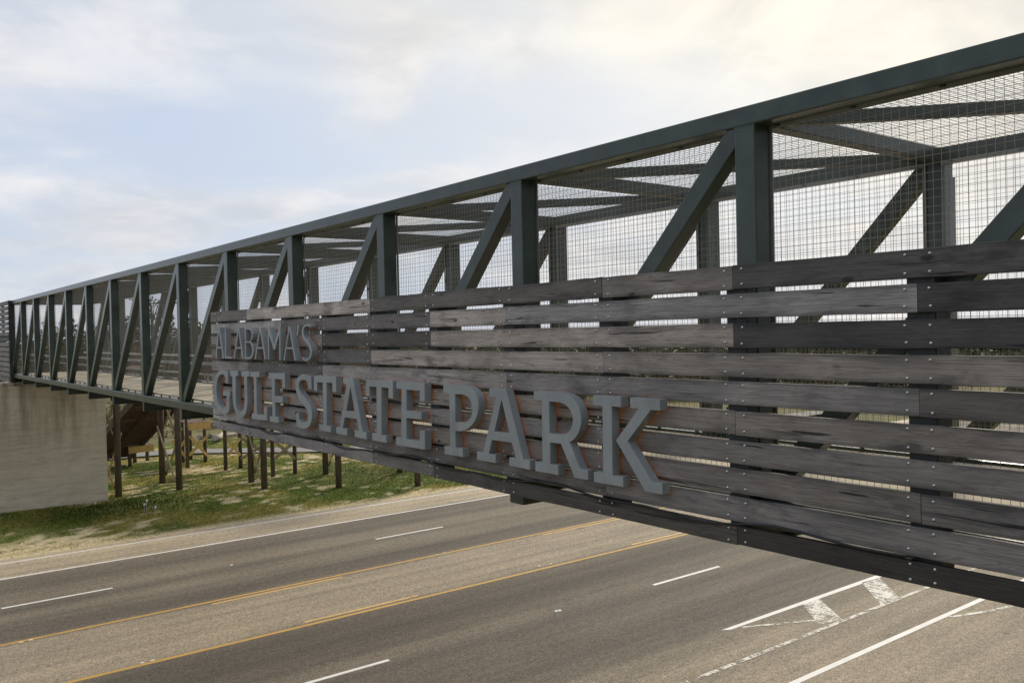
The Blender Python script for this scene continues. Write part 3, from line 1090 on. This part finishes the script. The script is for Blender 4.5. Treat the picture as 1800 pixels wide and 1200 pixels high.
letter('A', thinA(196, 205, 153, 262, 635, 476), *cA)
letter('L', [[(280, 218), (294, 218), (297, 610), (380, 617), (380, 640), (282, 634)]], *cA)
letter('A', thinA(472, 210, 408, 535, 642, 478), *cA)
letter('B', [[(560, 212), (625, 212), (660, 235), (675, 290), (668, 350), (640, 403), (672, 450), (684, 530), (672, 600), (640, 645), (562, 643)],
             [(576, 234), (622, 236), (650, 262), (658, 305), (648, 365), (622, 398), (576, 398)],
             [(576, 420), (630, 424), (656, 470), (664, 535), (652, 595), (628, 620), (578, 618)]], *cA)
letter('A', thinA(777, 204, 703, 850, 650, 480), *cA)
letter('M', [[(884, 200), (906, 200), (974, 455), (1042, 192), (1063, 192), (1064, 660), (1046, 659), (1045, 300), (981, 520), (967, 520), (903, 310), (904, 656), (886, 655)]], *cA)
letter('A', thinA(1186, 186, 1110, 1272, 664, 482), *cA)
letter("apostrophe", [[(1302, 168), (1326, 166), (1304, 318), (1290, 318)]], *cA)
letter('S', [[(1488, 180), (1484, 208), (1460, 190), (1425, 186), (1398, 205), (1384, 245), (1388, 300), (1412, 350), (1450, 400), (1483, 450), (1503, 520), (1500, 590), (1478, 645), (1432, 674), (1390, 666), (1360, 644), (1366, 618), (1395, 640), (1430, 646), (1458, 628), (1477, 585), (1478, 530), (1460, 478), (1428, 425), (1392, 378), (1366, 320), (1362, 240), (1378, 190), (1415, 160), (1455, 162)]], *cA)

# ------------------------------------------------------------------ board screen at the far end
scr = thing('board_screen', 'screen of dark horizontal boards at the far end of the footbridge above the pier', 'screen', (XP, 45, 6.06))
so = Vector((XP, 45, 6.06))
NR = 16
for i in range(NR):
    z0 = 6.06 + i * (3.59 / NR)
    tone = .35 if i == 8 else random.uniform(.7, 1.0)
    add_plank(scr, so, XP + .02, 48.6, 43.42, z0 + .012, z0 + 3.59 / NR - .028, tone, 400 + i)
for y in (43.52, 45.6, 47.8):
    link('support', box_me('screen_support', XP + .066, XO - .004, y - .07, y + .07, 6.08, 9.64, .004, 1), DARKSTEEL, scr, -so)

# ------------------------------------------------------------------ pier
PX1 = on_y(188, 790, 43.1).x
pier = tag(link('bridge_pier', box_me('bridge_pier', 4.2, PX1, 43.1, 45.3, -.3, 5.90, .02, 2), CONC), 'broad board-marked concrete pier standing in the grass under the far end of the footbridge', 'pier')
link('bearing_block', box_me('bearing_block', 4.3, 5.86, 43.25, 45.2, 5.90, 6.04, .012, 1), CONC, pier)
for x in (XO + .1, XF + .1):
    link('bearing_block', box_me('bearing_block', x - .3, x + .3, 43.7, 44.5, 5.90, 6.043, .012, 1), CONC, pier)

# ------------------------------------------------------------------ timber boardwalk and stairs behind the bridge
bw = thing('boardwalk', 'raised timber boardwalk on dark round piles leaving the far end of the footbridge', 'boardwalk', (14, 44, .46))
bo = Vector((14, 44, .46))


def pile_me(h, r=.15):
    b_ = bmesh.new()
    add_tube(b_, [(0, 0, -.6), (0, 0, h * .5), (0, 0, h)], r * 1.05, r * .93, 12)
    return fin(b_, 'pile')


BW_Z = 6.18
p_me = pile_me(BW_Z - .45)
FRONT = [((10.1, 43.75), (10.0, 46.6)), ((12.82, 43.55), (12.72, 46.0)), ((16.12, 41.05), (16.25, 43.1)), ((19.32, 39.5), (20.05, 42.5)), ((22.9, 37.9), (23.5, 40.7))]
for (a, b) in FRONT:
    for p in (a, b):
        link('pile', p_me, PILE, bw, Vector((p[0], p[1], .46)) - bo)
    A, B = Vector((*a, 0)), Vector((*b, 0))
    off = (B - A).cross(Vector((0, 0, 1))).normalized() * .19
    for (s, e) in ((A, B), (B, A)):
        sg = 1 if s is A else -1
        bar('brace', Vector((s.x, s.y, .9)) - off * sg - bo, Vector((e.x, e.y, 3.4)) - off * sg - bo, .045, .14, GREYWOOD, bw)
        bar('brace', Vector((s.x, s.y, 3.4)) - off * sg - bo, Vector((e.x, e.y, 5.8)) - off * sg - bo, .045, .14, GREYWOOD, bw)
    bar('cap_beam', Vector((a[0], a[1] - .3, BW_Z - .12)) + off * 1.05 - bo, Vector((b[0], b[1] + .3, BW_Z - .12)) + off * 1.05 - bo, .07, .28, PILE, bw)
# deck boards, fascias, rails follow the two edges
for seg in range(len(FRONT) - 1):
    (a0, b0), (a1, b1) = FRONT[seg], FRONT[seg + 1]
    for (p, q, s) in ((a0, a1, -.32), (b0, b1, .32)):
        P3, Q3 = Vector((p[0], p[1] + s, 0)), Vector((q[0], q[1] + s, 0))
        bar('fascia', P3 + Vector((0, 0, BW_Z + .12)) - bo, Q3 + Vector((0, 0, BW_Z + .12)) - bo, .05, .30, DARKWOOD, bw)
        for zz in (6.75, 7.05, 7.38):
            bar('rail', P3 + Vector((0, 0, zz)) - bo, Q3 + Vector((0, 0, zz)) - bo, .04, .13 if zz < 7.2 else .05, DARKWOOD, bw)
        for f in (0.0, .5):
            v = P3.lerp(Q3, f)
            link('rail_post', box_me('rail_post', -.05, .05, -.05, .05, BW_Z - .2, 7.4, .004, 1), PILE, bw, v + Vector((0, .1 if s < 0 else -.1, 0)) - bo)
    nb = 20
    for i in range(nb):
        f0 = (i + .5) / nb
        A = Vector((*a0, 0)).lerp(Vector((*a1, 0)), f0) + Vector((0, -.28, BW_Z + .29))
        B = Vector((*b0, 0)).lerp(Vector((*b1, 0)), f0) + Vector((0, .28, BW_Z + .29))
        bar('deck_board', A - bo, B - bo, .135, .035, DARKWOOD, bw)

st = thing('boardwalk_stair', 'long open-tread timber stair with yellow landing boards climbing behind the concrete pier', 'stair', (14, 52, .46))
so2 = Vector((14, 52, .46))
ST_T, ST_B = Vector((14.35, 48.2, 5.9)), Vector((11.75, 54.3, 1.0))
across = Vector((1.0, .16, 0)).normalized() * 1.45
nst = 26
for s in (-1, 0, 1):
    bar('stringer', ST_T + across * s - Vector((0, 0, .2)) - so2, ST_B + across * s - Vector((0, 0, .2)) - so2, .06, .32, DARKWOOD, st)
for i in range(nst):
    c = ST_T.lerp(ST_B, (i + .5) / nst)
    rz = Vector((0, 0, -.093 + random.uniform(-.012, .012)))
    bar('riser', c - across + rz - so2, c + across + rz - so2, .025, .135 + random.uniform(-.02, .03), DARKWOOD, st, 0, Vector((0, 0, 1)))
    tr = bar('tread', c - across - so2, c + across - so2, .235, .04, DARKWOOD, st, 0, Vector((0, 0, 1)))
for (cx, cy, z, wx, wy, nm) in ((16.05, 50.6, 2.95, 1.3, 2.2, 'u'), (13.6, 53.4, 1.62, 1.35, 1.5, 'l'), (17.1, 47.4, 3.6, 1.6, 1.8, 'm')):
    for i in range(int(wy / .15)):
        y = cy + i * .15
        bar('deck_board', Vector((cx - wx / 2, y, z + .02)) - so2, Vector((cx + wx / 2, y, z + .02)) - so2, .135, .035, DARKWOOD, st)
    if nm != 'm':
        bar('fascia', Vector((cx - wx / 2 - .02, cy - .12, z - .2)) - so2, Vector((cx + wx / 2 + .02, cy - .12, z - .17)) - so2, .045, .38, NEWWOOD, st)
for (x, y, h) in ((15.35, 50.47, 2.9), (16.84, 51.96, 2.9), (15.79, 52.74, 2.9), (13.0, 53.48, 1.2), (13.64, 54.97, 1.5), (14.4, 55.14, 1.5), (16.66, 47.99, 3.5), (17.5, 47.98, 3.5), (17.68, 43.8, 4.2), (18.92, 43.82, 4.2), (16.5, 53.6, 2.9)):
    link('pile', pile_me(h, .105), PILE, st, Vector((x, y, .46)) - so2)


def xbrace(u0, u1, v0, v1, Y, d=.05, m=NEWWOOD):
    a, b = on_y(u0, v0, Y), on_y(u1, v1, Y)
    c, e = on_y(u0, v1, Y - .06), on_y(u1, v0, Y - .06)
    bar('cross_brace', a - so2, b - so2, .15, d, m, st, 0, Vector((0, 1, 0)))
    bar('cross_brace', c - so2, e - so2, .15, d, m, st, 0, Vector((0, 1, 0)))


xbrace(333, 364, 766, 800, 50.9)
xbrace(303, 326, 774, 802, 52.4)
xbrace(401, 422, 770, 800, 47.85)
xbrace(482, 519, 775, 806, 43.7, .05, GREYWOOD)
xbrace(424, 482, 770, 806, 45.4, .05, GREYWOOD)

# ------------------------------------------------------------------ marker flags and road studs
for (u, v, h) in ((253, 899, .55), (257.5, 901, .8), (272.5, 900, .5)):
    g_ = on_z(u, v, .42)
    f = thing('marker_flag', 'small white survey flag on a wire stuck in the tall grass by the pier', 'flag', (g_.x, g_.y, gh(g_.x, g_.y)), 'survey flags in the grass')
    tube('stake', [(0, 0, 0), (.02, 0, h)], .004, FLAGM, f, seg=5)
    bm = bmesh.new(); add_box(bm, -.008, .065, -.003, .003, h - .09, h); link('pennant', fin(bm, 'pennant'), FLAGM, f)


def stud(u, v, lab, m):
    g_ = on_z(u, v, 0.01)
    b_ = bmesh.new()
    vs = add_box(b_, -.055, .055, -.05, .05, 0.0, .02)
    for q in vs:
        if q.co.z > .01:
            q.co.x *= .6; q.co.y *= .75
    o_ = link('road_stud', fin(b_, 'road_stud'), m, None, (g_.x, g_.y, .0135))
    tag(o_, lab, 'road stud', 'reflective studs along the lane lines')


WSTUD, _t, _b = mat("white_stud"); _b.inputs['Base Color'].default_value = (.8, .8, .76, 1)
YSTUD, _t, _b = mat("cream_stud"); _b.inputs['Base Color'].default_value = (.75, .6, .38, 1)
stud(407, 993, 'white road stud in the lanes by the grass verge', WSTUD)
stud(978, 1074, 'pair of white road studs in the lanes on the sign side of the turning lane', WSTUD)
stud(984, 1073, 'pair of white road studs in the lanes on the sign side of the turning lane', WSTUD)
for u, v in ((37, 1129), (54, 1125), (768, 975), (781, 972)):
    stud(u, v, 'cream road stud beside the yellow line nearer the verge', YSTUD)
for u, v in ((250, 1165), (268, 1161), (948, 995), (968, 991)):
    stud(u, v, 'cream road stud beside the yellow line farther from the verge', YSTUD)


# ------------------------------------------------------------------ trees
def leaf_cloud(clumps, per, size, flat=.6, seed=1):
    r = random.Random(seed)
    V, Fc = [], []
    for (c, rad) in clumps:
        for _ in range(per):
            d = Vector((r.gauss(0, 1), r.gauss(0, 1), r.gauss(0, 1) * flat))
            d = d.normalized() * rad * (r.random() ** .45)
            d.z *= flat
            p = c + d
            a = Vector((r.gauss(0, 1), r.gauss(0, 1), r.gauss(0, .7))).normalized()
            b_ = a.cross(Vector((r.gauss(0, 1), r.gauss(0, 1), r.gauss(0, 1)))).normalized()
            s = size * r.uniform(.6, 1.4)
            n = len(V)
            V += [tuple(p + a * s), tuple(p + b_ * s * .55), tuple(p - a * s), tuple(p - b_ * s * .55)]
            Fc.append((n, n + 1, n + 2, n + 3))
    m_ = bpy.data.meshes.new('crown'); m_.from_pydata(V, [], Fc)
    return m_


def tree_meshes(kind, seed):
    r = random.Random(seed)
    b_ = bmesh.new()
    H_ = 10.0
    cl = []
    if kind == 'pine':
        add_tube(b_, [(0, 0, -.4), (r.uniform(-.15, .15), r.uniform(-.15, .15), 4), (r.uniform(-.25, .25), 0, 7), (0, 0, 9.6)], .19, .05, 8)
        for i in range(17):
            z = 3.6 + 6.2 * (i / 16) ** .85
            a = r.uniform(0, math.tau); l = (1.0 - (z - 3.6) / 6.9) * r.uniform(1.2, 2.6) + .3
            e = Vector((math.cos(a) * l, math.sin(a) * l, z + l * .25))
            add_tube(b_, [(0, 0, z - .15), tuple(e)], .05, .02, 5)
            cl.append((e, r.uniform(.55, .95))); cl.append((Vector((e.x * .55, e.y * .55, z + .1)), r.uniform(.45, .75)))
        cl.append((Vector((0, 0, 9.8)), .6))
        crown = leaf_cloud(cl, 34, .17, .65, seed)
    elif kind == 'umbrella':
        add_tube(b_, [(0, 0, -.4), (.2, .1, 4), (-.1, .2, 7), (.15, 0, 9.2)], .2, .09, 8)
        for i in range(11):
            a = i * 2.4; l = r.uniform(.7, 1.9); z = 8.2 + r.uniform(0, 1.1)
            e = Vector((math.cos(a) * l, math.sin(a) * l, z + .7))
            add_tube(b_, [(0, 0, z - .8), tuple(e * .6 + Vector((0, 0, z * .36))), tuple(e)], .055, .02, 5)
            cl.append((e + Vector((0, 0, .2)), r.uniform(.4, .7)))
        crown = leaf_cloud(cl, 22, .13, .5, seed)
    else:
        for _ in range(3):
            a = r.uniform(0, math.tau)
            add_tube(b_, [(0, 0, -.3), (math.cos(a) * .6, math.sin(a) * .6, 2.2), (math.cos(a) * 1.5, math.sin(a) * 1.5, 4.6)], .13, .04, 6)
        for _ in range(20):
            a = r.uniform(0, math.tau); l = r.uniform(0, 2.7)
            cl.append((Vector((math.cos(a) * l, math.sin(a) * l, r.uniform(1.6, 6.0) - l * .35)), r.uniform(.6, 1.2)))
        crown = leaf_cloud(cl, 36, .19, .8, seed)
    return fin(b_, 'trunk'), crown


PINES = [tree_meshes('pine', 10 + i) for i in range(5)]
OAKS = [tree_meshes('oak', 30 + i) for i in range(4)]
UMB = tree_meshes('umbrella', 50)


def plant_tree(x, y, h, kind, i, label, group, name):
    tm, cm_ = (PINES[i % 5] if kind == 'pine' else OAKS[i % 4] if kind == 'oak' else UMB)
    base = 10.0 if kind != 'oak' else 6.6
    z = gh(x, y)
    t_ = thing(name, label, 'tree', (x, y, z), group)
    s = h / base
    t_.scale = (s * random.uniform(.9, 1.15), s * random.uniform(.9, 1.15), s)
    t_.rotation_euler = (0, 0, random.uniform(0, math.tau))
    lk = LEAF_OAK if kind == 'oak' else LEAF_PINE
    link('trunk', tm, BARK, t_)
    link('crown', cm_, lk, t_)


def azp(u, dist):
    d = ray(u, 600); d = Vector((d.x, d.y, 0)).normalized()
    return d.x * dist, d.y * dist


tr_ = random.Random(5)
cnt = 0
for i in range(46):
    u = -160 + i * 15.5 + tr_.uniform(-6, 6)
    dist = tr_.uniform(88, 150)
    x, y = azp(u, dist)
    top_v = 588 - 26 * sstep(40, 130, u) + tr_.uniform(-9, 11) + 14 * sstep(380, 560, u)
    h = 7.85 + (594 - top_v) * dist / F_PX - gh(x, y)
    kind = 'pine' if tr_.random() < .62 else 'oak'
    if kind == 'oak':
        h = min(h, 8.6)
    plant_tree(x, y, max(4.5, h), kind, i, 'dark green pine in the wood behind the far end of the footbridge' if kind == 'pine' else 'olive bushy oak in the wood behind the far end of the footbridge',
               'pines behind the bridge' if kind == 'pine' else 'oaks behind the bridge', 'pine_tree' if kind == 'pine' else 'oak_tree')
x, y = azp(270, 96)
plant_tree(x, y, 10.4, 'umbrella', 0, 'tall pine with a sparse flat top rising above the wood', None, 'pine_tree')

for i in range(20):  # unseen pines added to block low sky and darken faces turned this way
    x, y = -24 + i * 2.7 + tr_.uniform(-1, 1), -9.0 - tr_.uniform(0, 9)
    plant_tree(x, y, tr_.uniform(12.5, 16), 'pine', i, 'unseen tall pine added behind the viewpoint to shade the footbridge', 'pines added behind the viewpoint for shade', 'pine_tree')

# distant low wood along the horizon: one mass
def far_wood():
    r = random.Random(77)
    cl = []
    for i in range(900):
        u = r.uniform(-350, 2600)
        az = ray(u, 600); az = az.y / math.hypot(az.x, az.y)
        d0 = max(92.0, 46.0 / max(az, .12)) if u > 420 else 170.0
        d = d0 + r.uniform(0, 1) ** 1.4 * 150
        x, y = azp(u, d)
        if y < 44 or d > 460:
            continue
        z = gh(x, y)
        hh = r.uniform(3.0, 6.9) if r.random() < .8 else r.uniform(1.5, 3)
        cl.append((Vector((x, y, z + hh * .42)), hh * .60))
    m_ = leaf_cloud(cl, 70, .55, .85, 3)
    o_ = link('distant_wood', m_, LEAF_FAR, kind='stuff')
    tag(o_, 'distant low wood along the horizon beyond the road', 'wood')


far_wood()


def brush():
    r = random.Random(21)
    cl = []
    for i in range(330):
        x = r.uniform(-6, 60); y = r.uniform(61.5, 84)
        cl.append((Vector((x, y, gh(x, y) + r.uniform(.1, .45))), r.uniform(.35, .9)))
    o_ = link('dry_brush', leaf_cloud(cl, 46, .12, .6, 4), LEAF_DRY, kind='stuff')
    tag(o_, 'low brown dune brush growing beyond the path', 'brush')


brush()
for (x0, y0, x1, y1, rr, lab) in ((19.5, 61.5, 24.5, 63.5, .16, 'long bleached log lying on the bank beyond the path'),
                                  (22.5, 60.8, 26.5, 60.4, .22, 'thick pale log lying beside the path'),
                                  (20.2, 60.2, 21.6, 62.6, .2, 'short pale log pointing away from the path')):
    cx, cy = (x0 + x1) / 2, (y0 + y1) / 2
    zb = gh(cx, cy) + rr + .05
    o_ = tube('log', [(x0 - cx, y0 - cy, .15), (.05, .08, .0), (x1 - cx, y1 - cy, .12)], rr, LOGWOOD, None, rr * .75, 10)
    o_.location = (cx, cy, zb)
    tag(o_, lab, 'log')
